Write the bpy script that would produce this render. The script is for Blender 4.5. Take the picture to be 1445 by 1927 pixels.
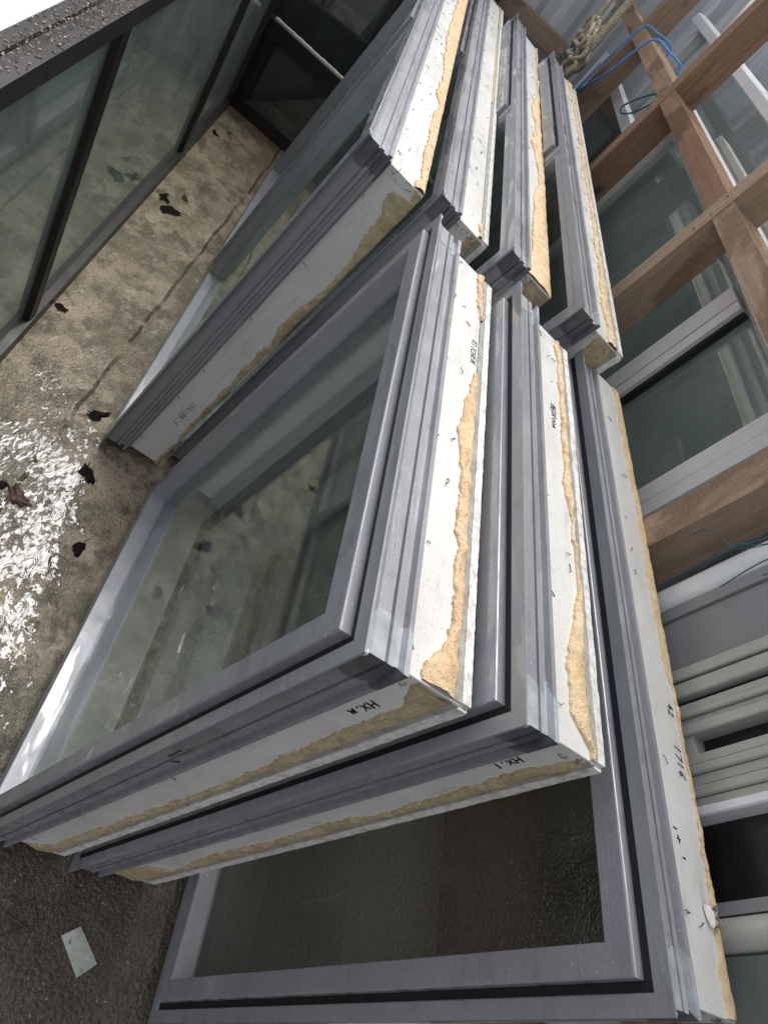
import bpy, bmesh, math, random
from mathutils import Vector, Matrix, noise

for o in list(bpy.data.objects):
    bpy.data.objects.remove(o, do_unlink=True)
scene = bpy.context.scene
col = scene.collection
R = math.radians
FL = -0.024                      # floor level

# ------------------------------------------------------------------ camera
cd = bpy.data.cameras.new('camera')
cam = bpy.data.objects.new('camera', cd)
col.objects.link(cam)
cd.sensor_fit = 'HORIZONTAL'
cd.sensor_width = 36.0
cd.lens = 1304.27 / 1445.0 * 36.0
cd.clip_start = 0.02
cd.clip_end = 400
HEAD, PITCH, ROLL = 1.11367229, 0.70650033, 0.828577924
cam.matrix_world = Matrix.Translation((1.30343671, -0.09103694, 1.61262831)) @ (
    Matrix.Rotation(HEAD, 4, 'Z') @ Matrix.Rotation(math.pi / 2 - PITCH, 4, 'X') @ Matrix.Rotation(ROLL, 4, 'Z'))
scene.camera = cam

# ------------------------------------------------------------------ light
SUN_EL, SUN_AZ = R(62), R(-70)      # direction the overcast glow comes from
world = bpy.data.worlds.new('World')
scene.world = world
world.use_nodes = True
wn = world.node_tree.nodes
wl = world.node_tree.links
sky = wn.new('ShaderNodeTexSky')
sky.sky_type = 'NISHITA'
sky.sun_disc = False
sky.sun_elevation = SUN_EL
sky.sun_rotation = SUN_AZ
sky.air_density = 1.0
sky.dust_density = 4.0
sky.ozone_density = 1.0
hsv = wn.new('ShaderNodeHueSaturation')
hsv.inputs['Saturation'].default_value = 0.22
wl.new(sky.outputs[0], hsv.inputs['Color'])
wl.new(hsv.outputs[0], wn['Background'].inputs['Color'])
wn['Background'].inputs['Strength'].default_value = 0.14
sd = bpy.data.lights.new('sun', 'SUN')
sd.energy = 0.55
sd.angle = R(40)
sd.color = (1.0, 0.975, 0.94)
sun = bpy.data.objects.new('sun', sd)
col.objects.link(sun)
# sun_rotation is measured from +Y clockwise; sun vector:
sv = Vector((math.sin(SUN_AZ) * math.cos(SUN_EL), math.cos(SUN_AZ) * math.cos(SUN_EL), math.sin(SUN_EL)))
sun.rotation_euler = (-sv).to_track_quat('-Z', 'Y').to_euler()
sun.location = (0, 0, 6)
scene.view_settings.view_transform = 'Standard'
scene.view_settings.look = 'None'
scene.view_settings.exposure = 1.1
scene.view_settings.gamma = 1.0
scene.view_settings.use_curve_mapping = False
scene.render.engine = 'CYCLES'
scene.cycles.max_bounces = 7
scene.cycles.diffuse_bounces = 2
scene.cycles.transparent_max_bounces = 18
scene.cycles.glossy_bounces = 4
scene.cycles.transmission_bounces = 6
scene.cycles.sample_clamp_indirect = 6.0


# ------------------------------------------------------------------ materials
class NT:
    def __init__(s, name):
        s.m = bpy.data.materials.new(name)
        s.m.use_nodes = True
        s.t = s.m.node_tree
        s.b = s.t.nodes['Principled BSDF']
        s.out = s.t.nodes['Material Output']
        s.tc = s.t.nodes.new('ShaderNodeTexCoord')
        s.co = s.tc.outputs['Object']

    def n(s, kind, **kw):
        nd = s.t.nodes.new('ShaderNode' + kind)
        for k, v in kw.items():
            setattr(nd, k, v)
        return nd

    def l(s, a, b):
        s.t.links.new(a, b)

    def mapping(s, scale=(1, 1, 1), src=None, loc=(0, 0, 0), rot=(0, 0, 0)):
        m = s.n('Mapping')
        m.inputs['Scale'].default_value = scale
        m.inputs['Location'].default_value = loc
        m.inputs['Rotation'].default_value = rot
        s.l(src or s.co, m.inputs['Vector'])
        return m.outputs[0]

    def noise(s, scale, detail=4, rough=0.55, vec=None, dist=0.0):
        nd = s.n('TexNoise')
        nd.inputs['Scale'].default_value = scale
        nd.inputs['Detail'].default_value = detail
        nd.inputs['Roughness'].default_value = rough
        nd.inputs['Distortion'].default_value = dist
        s.l(vec or s.co, nd.inputs['Vector'])
        return nd.outputs['Fac']

    def voro(s, scale, feature='F1', vec=None, out='Distance'):
        nd = s.n('TexVoronoi', feature=feature)
        nd.inputs['Scale'].default_value = scale
        s.l(vec or s.co, nd.inputs['Vector'])
        return nd.outputs[out]

    def ramp(s, fac, stops):
        nd = s.n('ValToRGB')
        e = nd.color_ramp.elements
        while len(e) < len(stops):
            e.new(0.5)
        for el, (p, c) in zip(e, stops):
            el.position = p
            el.color = c if len(c) == 4 else (*c, 1)
        s.l(fac, nd.inputs[0])
        return nd.outputs[0]

    def rng(s, fac, a, b, c, d):
        nd = s.n('MapRange')
        for i, v in zip(('From Min', 'From Max', 'To Min', 'To Max'), (a, b, c, d)):
            nd.inputs[i].default_value = v
        s.l(fac, nd.inputs['Value'])
        return nd.outputs[0]

    def mix(s, fac, a, b, mode='MIX'):
        nd = s.n('MixRGB', blend_type=mode)
        for i, v in ((0, fac), (1, a), (2, b)):
            if isinstance(v, (int, float)):
                nd.inputs[i].default_value = v if i == 0 else (v, v, v, 1)
            elif isinstance(v, tuple):
                nd.inputs[i].default_value = (*v, 1) if len(v) == 3 else v
            else:
                s.l(v, nd.inputs[i])
        return nd.outputs[0]

    def math(s, op, a, b=None, clamp=False):
        nd = s.n('Math', operation=op, use_clamp=clamp)
        for i, v in ((0, a), (1, b)):
            if v is None:
                continue
            if isinstance(v, (int, float)):
                nd.inputs[i].default_value = v
            else:
                s.l(v, nd.inputs[i])
        return nd.outputs[0]

    def bump(s, h, strength=0.3, dist=0.002, normal=None):
        nd = s.n('Bump')
        nd.inputs['Strength'].default_value = strength
        nd.inputs['Distance'].default_value = dist
        s.l(h, nd.inputs['Height'])
        if normal is not None:
            s.l(normal, nd.inputs['Normal'])
        return nd.outputs[0]

    def set(s, **kw):
        names = {'color': 'Base Color', 'rough': 'Roughness', 'metal': 'Metallic', 'normal': 'Normal',
                 'spec': 'Specular IOR Level', 'coat': 'Coat Weight', 'coatr': 'Coat Roughness',
                 'trans': 'Transmission Weight', 'ior': 'IOR', 'alpha': 'Alpha'}
        for k, v in kw.items():
            i = s.b.inputs[names[k]]
            if isinstance(v, (int, float)):
                i.default_value = v
            elif isinstance(v, tuple):
                i.default_value = (*v, 1)
            else:
                s.l(v, i)
        return s


M = {}


def wetfilm(t):
    m_ = t.noise(1.0, 4, 0.6, t.mapping((5, 26, 26)), 0.5)
    return t.rng(m_, 0.52, 0.56, 0, 1)


def coat_metal(name, base, dark, rough=(0.28, 0.45), speck=0.5, wet=0.0, spots=True, metal=0.0):
    t = NT(name)
    big = t.noise(6, 5, 0.6)
    c = t.mix(t.rng(big, 0.3, 0.7, 0, 1), base, dark)
    if spots:
        sp = t.noise(260, 2, 0.5)
        c = t.mix(t.rng(sp, 0.66, 0.72, 0, speck), c, tuple(min(1, x * 1.6 + 0.1) for x in base))
        dirt = t.noise(28, 6, 0.7)
        c = t.mix(t.rng(dirt, 0.58, 0.74, 0, 0.45), c, tuple(x * 0.55 for x in dark))
        dustn = t.noise(55, 5, 0.75, t.mapping((1, 1, 1), loc=(4, 8, 2)))
        c = t.mix(t.rng(dustn, 0.56, 0.72, 0, 0.35 * speck), c, tuple(min(1, x * 1.35 + 0.08) for x in base))
        scr = t.noise(1.0, 3, 0.6, t.mapping((900, 60, 60), rot=(0.3, 0.5, 0.7)))
        c = t.mix(t.rng(scr, 0.70, 0.74, 0, 0.4 * speck), c, tuple(min(1, x * 1.7 + 0.1) for x in base))
    r = t.rng(t.noise(18, 4), 0.3, 0.7, rough[0], rough[1])
    drops = t.voro(140)
    dmask = t.rng(drops, 0.0, 0.28, 1, 0)
    pick = t.rng(t.noise(24, 3), 0.5, 0.62, 0, 1)
    h = t.math('MULTIPLY', dmask, pick)
    if wet > 0:
        wm = wetfilm(t)
        h = t.math('ADD', h, t.math('MULTIPLY', wm, 0.5))
        t.set(coat=t.rng(wm, 0, 1, 0.12, 1.0))
        t.b.inputs['Coat IOR'].default_value = 1.7
    else:
        t.set(coat=0.15)
    t.set(color=c, rough=r, normal=t.bump(h, 0.25 + wet * 0.4, 0.0012), coatr=0.05, metal=metal)
    M[name] = t.m


coat_metal('alu_grey', (0.305, 0.314, 0.334), (0.25, 0.258, 0.276), rough=(0.30, 0.48), wet=0.08, metal=0.2)
coat_metal('alu_silver', (0.50, 0.51, 0.54), (0.42, 0.43, 0.46), wet=0.3)
coat_metal('alu_taupe', (0.78, 0.755, 0.73), (0.70, 0.68, 0.66))
coat_metal('alu_white', (0.76, 0.77, 0.77), (0.66, 0.67, 0.67), rough=(0.25, 0.4))
coat_metal('alu_offwhite', (0.42, 0.42, 0.38), (0.33, 0.33, 0.295), rough=(0.4, 0.6))
coat_metal('bronze', (0.014, 0.011, 0.010), (0.02, 0.016, 0.015), rough=(0.4, 0.6), speck=0.08)
coat_metal('bronze_rail', (0.022, 0.018, 0.017), (0.013, 0.011, 0.010), rough=(0.35, 0.6), speck=0.3)

t = NT('gap_gasket')
t.set(color=(0.008, 0.008, 0.009), rough=0.6)
M['gap_gasket'] = t.m

# painted reveal timber: off-white with grime, faint yellowing and rub marks
t = NT('reveal_paint')
c = t.mix(t.rng(t.noise(5, 5, 0.6), 0.35, 0.7, 0, 1), (0.70, 0.695, 0.675), (0.61, 0.60, 0.57))
c = t.mix(t.rng(t.noise(22, 6, 0.72), 0.58, 0.8, 0, 0.4), c, (0.42, 0.40, 0.35))
c = t.mix(t.rng(t.noise(3.2, 3, 0.5, t.mapping((1, 1, 1), loc=(7, 3, 1))), 0.6, 0.75, 0, 0.35), c, (0.62, 0.56, 0.42))
smear = t.noise(1.0, 5, 0.7, t.mapping((9, 60, 9), rot=(0.2, 0.3, 0.5)))
c = t.mix(t.rng(smear, 0.56, 0.70, 0, 0.6), c, (0.46, 0.44, 0.40))
sp = t.noise(330, 1, 0.5)
c = t.mix(t.rng(sp, 0.69, 0.73, 0, 0.6), c, (0.2, 0.18, 0.15))
t.set(color=c, rough=t.rng(t.noise(14, 3), 0.3, 0.7, 0.22, 0.5), coat=0.25, coatr=0.12,
      normal=t.bump(t.noise(90, 5, 0.6), 0.12, 0.001))
M['reveal_paint'] = t.m

t = NT('lip_paint')
c = t.mix(t.rng(t.noise(60, 6, 0.75), 0.45, 0.62, 0, 1), (0.74, 0.73, 0.71), (0.48, 0.45, 0.41))
c = t.mix(t.rng(t.noise(20, 4, 0.7, t.mapping((1, 1, 1), loc=(2, 2, 5))), 0.6, 0.72, 0, 0.7), c, (0.5, 0.33, 0.24))
t.set(color=c, rough=0.5, normal=t.bump(t.noise(220, 3, 0.6), 0.2, 0.0008))
M['lip_paint'] = t.m

t = NT('adhesive')
c = t.mix(t.rng(t.noise(50, 5, 0.7), 0.4, 0.65, 0, 1), (0.36, 0.35, 0.32), (0.22, 0.21, 0.18))
t.set(color=c, rough=0.5, normal=t.bump(t.noise(120, 4), 0.4, 0.0015))
M['adhesive'] = t.m


def foam_mat(name, a, b, cc):
    t = NT(name)
    c = t.mix(t.rng(t.noise(16, 6, 0.65), 0.35, 0.68, 0, 1), a, b)
    c = t.mix(t.rng(t.noise(70, 4, 0.6), 0.5, 0.68, 0, 0.7), c, cc)
    pores = t.voro(330)
    c = t.mix(t.rng(pores, 0.0, 0.3, 0.5, 0), c, tuple(x * 0.55 for x in a))
    pale = t.noise(210, 2)
    c = t.mix(t.rng(pale, 0.66, 0.74, 0, 0.6), c, (0.85, 0.75, 0.52))
    h = t.math('ADD', t.noise(60, 6, 0.7), t.math('MULTIPLY', t.rng(pores, 0, 0.5, 0, 1), 0.35))
    t.set(color=c, rough=0.65, normal=t.bump(h, 0.9, 0.004))
    M[name] = t.m


foam_mat('foam', (0.64, 0.44, 0.25), (0.72, 0.55, 0.35), (0.48, 0.29, 0.13))
foam_mat('foam_dark', (0.44, 0.34, 0.20), (0.56, 0.46, 0.30), (0.28, 0.19, 0.09))  # darker foam colour, used on the near jamb faces
foam_mat('foam_orange', (0.68, 0.49, 0.27), (0.75, 0.61, 0.41), (0.58, 0.35, 0.15))


def pane(name, tint, dust, dust_veil_amt, spots=1.0, ior0=1.52):
    t = NT(name)
    t.t.nodes.remove(t.b)
    geo = t.n('NewGeometry')
    ior = t.rng(geo.outputs['Backfacing'], 0, 1, ior0, 1 / ior0)
    fr = t.n('Fresnel')
    t.l(ior, fr.inputs['IOR'])
    tr = t.n('BsdfTransparent')
    tr.inputs['Color'].default_value = (*tint, 1)
    gl = t.n('BsdfGlossy')
    gl.inputs['Roughness'].default_value = 0.004
    gl.inputs['Color'].default_value = (0.95, 1.0, 0.98, 1)
    m1 = t.n('MixShader')
    t.l(fr.outputs[0], m1.inputs[0])
    t.l(tr.outputs[0], m1.inputs[1])
    t.l(gl.outputs[0], m1.inputs[2])
    df = t.n('BsdfDiffuse')
    df.inputs['Color'].default_value = (*dust, 1)
    film = t.rng(t.noise(4, 6, 0.7), 0.3, 0.8, dust_veil_amt * 0.3, dust_veil_amt)  # dusty film; heavy amounts also stand in for pale reflections
    pts = t.rng(t.noise(210, 2, 0.5), 0.68, 0.73, 0, 0.5 * spots)
    region = t.rng(t.noise(5, 3), 0.42, 0.62, 0, 1)
    mask = t.math('ADD', film, t.math('MULTIPLY', pts, region), clamp=True)
    m2 = t.n('MixShader')
    t.l(mask, m2.inputs[0])
    t.l(m1.outputs[0], m2.inputs[1])
    t.l(df.outputs[0], m2.inputs[2])
    t.l(m2.outputs[0], t.out.inputs['Surface'])
    M[name] = t.m


pane('glass', (0.93, 0.955, 0.945), (0.36, 0.39, 0.37), 0.055, 1.8, ior0=1.6)
pane('glass_green', (0.91, 0.95, 0.93), (0.40, 0.45, 0.42), 0.42, ior0=1.8)
pane('glass_dark', (0.35, 0.37, 0.36), (0.30, 0.33, 0.32), 0.22, 1.5, ior0=1.8)
pane('glass_bronze', (0.90, 0.95, 0.92), (0.42, 0.50, 0.46), 0.36, ior0=2.0)
pane('glass_aisle', (0.88, 0.95, 0.915), (0.42, 0.50, 0.46), 0.05, ior0=1.52)

t = NT('glass_obscure')
t.t.nodes.remove(t.b)
cells = t.voro(250, 'SMOOTH_F1', t.mapping((1, 1, 1.5)))
h = t.math('ADD', cells, t.math('MULTIPLY', t.noise(140, 3), 0.9))
nrm = t.bump(h, 0.6, 0.006)
tr = t.n('BsdfTransparent')
tr.inputs['Color'].default_value = (0.93, 0.91, 0.86, 1)
rf_ = t.n('BsdfRefraction')
rf_.inputs['Color'].default_value = (0.9, 0.88, 0.82, 1)
rf_.inputs['Roughness'].default_value = 0.25
rf_.inputs['IOR'].default_value = 1.25
t.l(nrm, rf_.inputs['Normal'])
gl = t.n('BsdfGlossy')
gl.inputs['Roughness'].default_value = 0.10
t.l(nrm, gl.inputs['Normal'])
df = t.n('BsdfTranslucent')
df.inputs['Color'].default_value = (0.72, 0.66, 0.54, 1)
t.l(nrm, df.inputs['Normal'])


def mixs(fac, p, q):
    m_ = t.n('MixShader')
    if isinstance(fac, float):
        m_.inputs[0].default_value = fac
    else:
        t.l(fac, m_.inputs[0])
    t.l(p.outputs[0], m_.inputs[1])
    t.l(q.outputs[0], m_.inputs[2])
    return m_


m1 = mixs(t.rng(h, 0.4, 0.9, 0.08, 0.55), tr, rf_)
m2 = mixs(0.30, m1, df)
fr = t.n('Fresnel')
fr.inputs['IOR'].default_value = 1.7
t.l(nrm, fr.inputs['Normal'])
geo = t.n('NewGeometry')
m3 = mixs(t.math('MULTIPLY', t.math('MINIMUM', fr.outputs[0], 0.6), t.rng(geo.outputs['Backfacing'], 0, 1, 1, 0)), m2, gl)
t.l(m3.outputs[0], t.out.inputs['Surface'])
M['glass_obscure'] = t.m

# rough sawn timber, grain along local Z


def timber(name, a, b, c3, fuzz=0.6):
    t = NT(name)
    obi = t.n('ObjectInfo')
    loc = t.n('VectorMath', operation='ADD')
    t.l(t.co, loc.inputs[0])
    sc = t.n('VectorMath', operation='SCALE')
    t.l(obi.outputs['Random'], sc.inputs['Scale'])
    sc.inputs[0].default_value = (13, 7, 21)
    t.l(sc.outputs[0], loc.inputs[1])
    v = loc.outputs[0]
    grain = t.noise(1.0, 6, 0.62, t.mapping((60, 60, 3.2), v), 0.6)
    big = t.noise(1.0, 5, 0.55, t.mapping((6, 6, 3.0), v), 0.4)
    c = t.mix(t.rng(grain, 0.35, 0.68, 0, 1), a, b)
    c = t.mix(t.rng(big, 0.52, 0.57, 0, 0.8), c, c3)
    saw = t.noise(1.0, 3, 0.6, t.mapping((40, 40, 330), v))
    c = t.mix(t.rng(saw, 0.55, 0.75, 0, 0.35), c, tuple(min(1, x * 1.7) for x in a))
    fz = t.noise(260, 4, 0.7, v)
    c = t.mix(t.rng(fz, 0.6, 0.75, 0, fuzz), c, tuple(min(1, x * 1.9) for x in a))
    knot = t.voro(2.1, 'F1', t.mapping((1.6, 1.6, 0.9), v))
    c = t.mix(t.rng(knot, 0.03, 0.085, 0.8, 0), c, (0.07, 0.035, 0.02))
    h = t.math('ADD', t.math('MULTIPLY', saw, 0.6), t.math('ADD', fz, grain))
    t.set(color=c, rough=0.8, normal=t.bump(h, 1.0, 0.005), spec=0.2)
    M[name] = t.m


timber('timber', (0.42, 0.295, 0.205), (0.30, 0.20, 0.132), (0.19, 0.118, 0.076))
timber('timber_pale', (0.48, 0.35, 0.25), (0.36, 0.25, 0.17), (0.24, 0.155, 0.10))
timber('timber_red', (0.35, 0.222, 0.145), (0.24, 0.14, 0.088), (0.15, 0.084, 0.052), 0.5)

# concrete floor: stained, mossy, wet, with a shallow puddle that breaks up over the rough surface
t = NT('concrete')
co = t.n('NewGeometry').outputs['Position']
sep = t.n('SeparateXYZ')
t.l(co, sep.inputs[0])
X, Y = sep.outputs[0], sep.outputs[1]
big = t.noise(2.6, 4, 0.65, co)
mid = t.noise(13, 5, 0.7, co)
fine = t.noise(120, 2, 0.65, co)
c = t.mix(t.rng(big, 0.36, 0.64, 0, 1), (0.185, 0.143, 0.092), (0.39, 0.325, 0.235))
c = t.mix(t.rng(mid, 0.46, 0.60, 0, 0.9), c, (0.10, 0.078, 0.046))
moss = t.noise(4.2, 6, 0.72, t.mapping((1, 1, 1), co, (3, 1, 0)))
c = t.mix(t.rng(moss, 0.50, 0.62, 0, 0.8), c, (0.115, 0.118, 0.058))
pale = t.noise(30, 6, 0.78, t.mapping((1, 1.6, 1), co, (1, 9, 0)))
c = t.mix(t.rng(pale, 0.56, 0.72, 0, 0.85), c, (0.52, 0.47, 0.37))
grit = t.noise(230, 3, 0.6, co)
c = t.mix(t.rng(grit, 0.60, 0.70, 0, 0.45), c, (0.065, 0.052, 0.035))
c = t.mix(t.rng(grit, 0.29, 0.36, 0.5, 0), c, (0.5, 0.46, 0.38))
# floor colour turns darker towards the near end
soil = t.math('ADD', t.rng(X, 0.40, 0.95, 0, 1), t.math('MULTIPLY', t.math('SUBTRACT', mid, 0.5), 1.2))
near_dark_c = t.mix(t.rng(fine, 0.4, 0.62, 0, 1), (0.10, 0.082, 0.06), (0.055, 0.043, 0.03))
c = t.mix(t.rng(soil, 0.15, 0.85, 0, 0.9), c, near_dark_c)
# joint line in the slab
jy = t.math('ABSOLUTE', t.math('ADD', t.math('ADD', t.math('ADD', Y, t.math('MULTIPLY', X, 0.0375)), 0.287), t.math('MULTIPLY', t.math('SUBTRACT', t.noise(7, 4, 0.6, co), 0.5), 0.035)))
jm = t.math('MULTIPLY', t.rng(jy, 0.0015, 0.0055, 1, 0), t.rng(t.noise(9, 3, 0.6, t.mapping((1, 1, 1), co, (5, 5, 0))), 0.38, 0.5, 0, 1))
c = t.mix(t.math('MULTIPLY', jm, 0.8), c, (0.05, 0.05, 0.03))
# standing water: level rises in the hollow beside the front window, concrete pokes through it
ca = t.rng(X, -0.50, 0.10, 0, 1)
cb = t.rng(X, 0.74, 1.05, 1, 0)
reg = t.math('MULTIPLY', ca, cb)
edge = t.math('ADD', t.math('MULTIPLY', t.math('SUBTRACT', t.noise(6.5, 4, 0.55, t.mapping((1, 1, 1), co, (2.3, 4.1, 0))), 0.5), 3.2), t.math('MULTIPLY', t.math('SUBTRACT', t.noise(48, 5, 0.62, t.mapping((1, 1.3, 1), co)), 0.5), 4.2))
wl_ = t.math('ADD', t.math('MULTIPLY', reg, 1.15), edge)
lim = t.rng(t.math('SUBTRACT', Y, t.math('MULTIPLY', X, 0.2)), -0.21, -0.12, 0, -1.3)
wet = t.math('MULTIPLY', t.rng(t.math('ADD', wl_, lim), 1.04, 1.26, 0, 1), t.rng(reg, 0.03, 0.2, 0, 1))
damp = t.math('MULTIPLY', t.rng(t.math('ADD', wl_, lim), 0.15, 0.95, 0, 1), t.rng(reg, 0.02, 0.25, 0, 1))
c = t.mix(t.math('MULTIPLY', damp, 0.6), c, t.mix(1.0, c, (0.42, 0.40, 0.34), 'MULTIPLY'))
c = t.mix(t.math('MULTIPLY', wet, 0.6), c, (0.06, 0.05, 0.03))
dampr = t.mix(t.math('MULTIPLY', damp, 0.6), t.rng(mid, 0.35, 0.65, 0.22, 0.42), 0.12)
rough = t.mix(wet, dampr, t.rng(t.noise(33, 3, 0.6, co), 0.4, 0.65, 0.015, 0.07))
hh = t.math('ADD', t.math('MULTIPLY', fine, 0.7), t.math('ADD', mid, t.math('MULTIPLY', jm, -1.0)))
nb = t.bump(hh, 0.9, 0.007)
rip = t.noise(26, 2, 0.45, t.mapping((1, 1.5, 1), co), 1.2)
nw = t.bump(rip, 0.36, 0.009)
vm = t.n('MixRGB')
t.l(wet, vm.inputs[0]); t.l(nb, vm.inputs[1]); t.l(nw, vm.inputs[2])
t.set(color=c, rough=rough, normal=vm.outputs[0], spec=t.rng(wet, 0, 1, 0.5, 0.85), ior=t.rng(wet, 0, 1, 1.45, 1.58))
M['concrete'] = t.m

t = NT('galv')
w = t.mix(t.rng(t.noise(3, 5, 0.6), 0.35, 0.7, 0, 1), (0.62, 0.64, 0.67), (0.52, 0.54, 0.57))
w = t.mix(t.rng(t.noise(22, 6, 0.75), 0.6, 0.78, 0, 0.6), w, (0.2, 0.19, 0.18))
t.set(color=w, metal=0.3, rough=t.rng(t.noise(9, 3), 0.3, 0.7, 0.35, 0.55))
M['galv'] = t.m


def plain(name, a, b, scale=20, rough=0.7, bump=0.3, coat=0.0):
    t = NT(name)
    t.set(color=t.mix(t.rng(t.noise(scale, 5, 0.65), 0.35, 0.65, 0, 1), a, b), rough=rough,
          normal=t.bump(t.noise(scale * 6, 4), bump, 0.001), coat=coat, coatr=0.1)
    M[name] = t.m


plain('marker', (0.012, 0.012, 0.014), (0.03, 0.03, 0.03), 90, 0.5, 0)
plain('steel', (0.18, 0.16, 0.15), (0.08, 0.07, 0.065), 60, 0.45, 0.2)
plain('screw', (0.75, 0.75, 0.77), (0.6, 0.6, 0.62), 60, 0.2, 0, 0.4)
plain('sealant_pale', (0.42, 0.44, 0.46), (0.30, 0.32, 0.33), 40, 0.25, 0.3, 0.5)
plain('sealant_dark', (0.075, 0.078, 0.085), (0.13, 0.135, 0.145), 35, 0.3, 0.5, 0.3)
plain('rope', (0.56, 0.50, 0.37), (0.42, 0.36, 0.25), 60, 0.85, 0.6)
plain('rope_grey', (0.30, 0.27, 0.21), (0.20, 0.18, 0.14), 60, 0.9, 0.6)
plain('twine_blue', (0.08, 0.33, 0.78), (0.05, 0.24, 0.62), 70, 0.5, 0.3)
plain('twine_teal', (0.05, 0.17, 0.23), (0.04, 0.10, 0.13), 70, 0.6, 0.5)
plain('leaf', (0.012, 0.006, 0.006), (0.005, 0.003, 0.003), 60, 0.8, 0.9, 0.0)
plain('leaf_red', (0.075, 0.022, 0.018), (0.02, 0.008, 0.007), 60, 0.5, 0.9, 0.15)
plain('twig', (0.10, 0.06, 0.035), (0.05, 0.03, 0.02), 40, 0.5, 0.5, 0.2)
plain('chips', (0.42, 0.35, 0.26), (0.17, 0.14, 0.11), 60, 0.8, 0.5)
plain('offcut_white', (0.66, 0.62, 0.56), (0.50, 0.46, 0.40), 40, 0.7, 0.5)
plain('offcut_raw', (0.36, 0.15, 0.08), (0.28, 0.11, 0.06), 40, 0.8, 0.6)
plain('sheet_white', (0.74, 0.75, 0.76), (0.68, 0.69, 0.70), 6, 0.45, 0.1)
plain('panel_grey', (0.27, 0.27, 0.275), (0.22, 0.22, 0.225), 6, 0.5, 0.15)
plain('panel_green', (0.16, 0.18, 0.17), (0.12, 0.14, 0.13), 8, 0.6, 0.2)
plain('backing_dark', (0.05, 0.045, 0.038), (0.03, 0.027, 0.022), 9, 0.6, 0.2)
plain('black', (0.008, 0.008, 0.009), (0.014, 0.014, 0.015), 10, 0.35, 0.05)
for k_ in ('leaf', 'leaf_red'):
    M[k_].node_tree.nodes['Principled BSDF'].inputs['Specular IOR Level'].default_value = 0.15
t = NT('card')
cc = t.mix(t.rng(t.noise(30, 5, 0.7), 0.42, 0.62, 0, 1), (0.62, 0.64, 0.58), (0.45, 0.47, 0.41))
cc = t.mix(t.rng(t.noise(75, 4, 0.7), 0.6, 0.68, 0, 0.9), cc, (0.10, 0.085, 0.06))
t.set(color=cc, rough=0.5)
M['card'] = t.m


# ------------------------------------------------------------------ helpers
class MB:
    def __init__(s):
        s.v, s.f = [], []

    def add(s, vs, fs):
        o = len(s.v)
        s.v += [tuple(v) for v in vs]
        s.f += [tuple(i + o for i in f) for f in fs]
        return s

    def box(s, x0, x1, y0, y1, z0, z1):
        return s.add([(x0, y0, z0), (x1, y0, z0), (x1, y1, z0), (x0, y1, z0),
                      (x0, y0, z1), (x1, y0, z1), (x1, y1, z1), (x0, y1, z1)],
                     [(0, 3, 2, 1), (4, 5, 6, 7), (0, 1, 5, 4), (1, 2, 6, 5), (2, 3, 7, 6), (3, 0, 4, 7)])

    def prism(s, prof, a, b, axis='z'):
        """prof = (p, q) polygon; extruded along axis between a and b (p,q are the other two axes in order)."""
        n = len(prof)
        vs = []
        for h in (a, b):
            for p, q in prof:
                vs.append({'z': (p, q, h), 'x': (h, p, q), 'y': (p, h, q)}[axis])
        fs = [(i, (i + 1) % n, n + (i + 1) % n, n + i) for i in range(n)]
        fs += [tuple(range(n - 1, -1, -1)), tuple(range(n, 2 * n))]
        return s.add(vs, fs)

    def tube(s, pts, r, n=6, r1=None):
        pts = [Vector(p) for p in pts]
        rings = []
        up = Vector((0.13, 0.31, 0.94))
        for i, p in enumerate(pts):
            d = (pts[min(i + 1, len(pts) - 1)] - pts[max(i - 1, 0)])
            d = d.normalized() if d.length > 1e-9 else Vector((0, 0, 1))
            a = d.cross(up)
            if a.length < 1e-3:
                a = d.cross(Vector((1, 0, 0)))
            a.normalize()
            b = d.cross(a)
            rr = r if r1 is None else r + (r1 - r) * i / max(1, len(pts) - 1)
            rings.append([p + a * (rr * math.cos(2 * math.pi * k / n)) + b * (rr * math.sin(2 * math.pi * k / n)) for k in range(n)])
        vs = [v for ring in rings for v in ring]
        fs = []
        for i in range(len(rings) - 1):
            for k in range(n):
                fs.append((i * n + k, i * n + (k + 1) % n, (i + 1) * n + (k + 1) % n, (i + 1) * n + k))
        fs += [tuple(range(n - 1, -1, -1)), tuple((len(rings) - 1) * n + k for k in range(n))]
        return s.add(vs, fs)

    def build(s, name, mat, parent=None, smooth=False, bevel=0.0):
        me = bpy.data.meshes.new(name)
        me.from_pydata(s.v, [], s.f)
        bm = bmesh.new()
        bm.from_mesh(me)
        bmesh.ops.recalc_face_normals(bm, faces=bm.faces)
        if bevel:
            bmesh.ops.bevel(bm, geom=[e for e in bm.edges if len(e.link_faces) == 2 and e.calc_face_angle(0) > 0.5],
                            offset=bevel, segments=1, affect='EDGES', profile=0.5)
        bm.to_mesh(me)
        bm.free()
        if smooth:
            for p in me.polygons:
                p.use_smooth = True
        me.materials.append(M[mat] if isinstance(mat, str) else mat)
        o = bpy.data.objects.new(name, me)
        col.objects.link(o)
        if parent is not None:
            o.parent = parent
        return o


def empty(name, loc=(0, 0, 0), rot=(0, 0, 0)):
    o = bpy.data.objects.new(name, None)
    o.empty_display_size = 0.05
    col.objects.link(o)
    o.location = loc
    o.rotation_euler = rot
    return o


def tag(o, label, cat=None, group=None, kind=None):
    if label:
        o['label'] = label
    if cat:
        o['category'] = cat
    if group:
        o['group'] = group
    if kind or cat:
        o['kind'] = kind or 'thing'
    return o


def fbm(x, seed, octs=4):
    s, a, f = 0, 1, 1
    for _ in range(octs):
        s += a * noise.noise(Vector((x * f, seed * 3.7, seed * 1.3 + f)))
        a *= 0.55
        f *= 2.1
    return s


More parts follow.
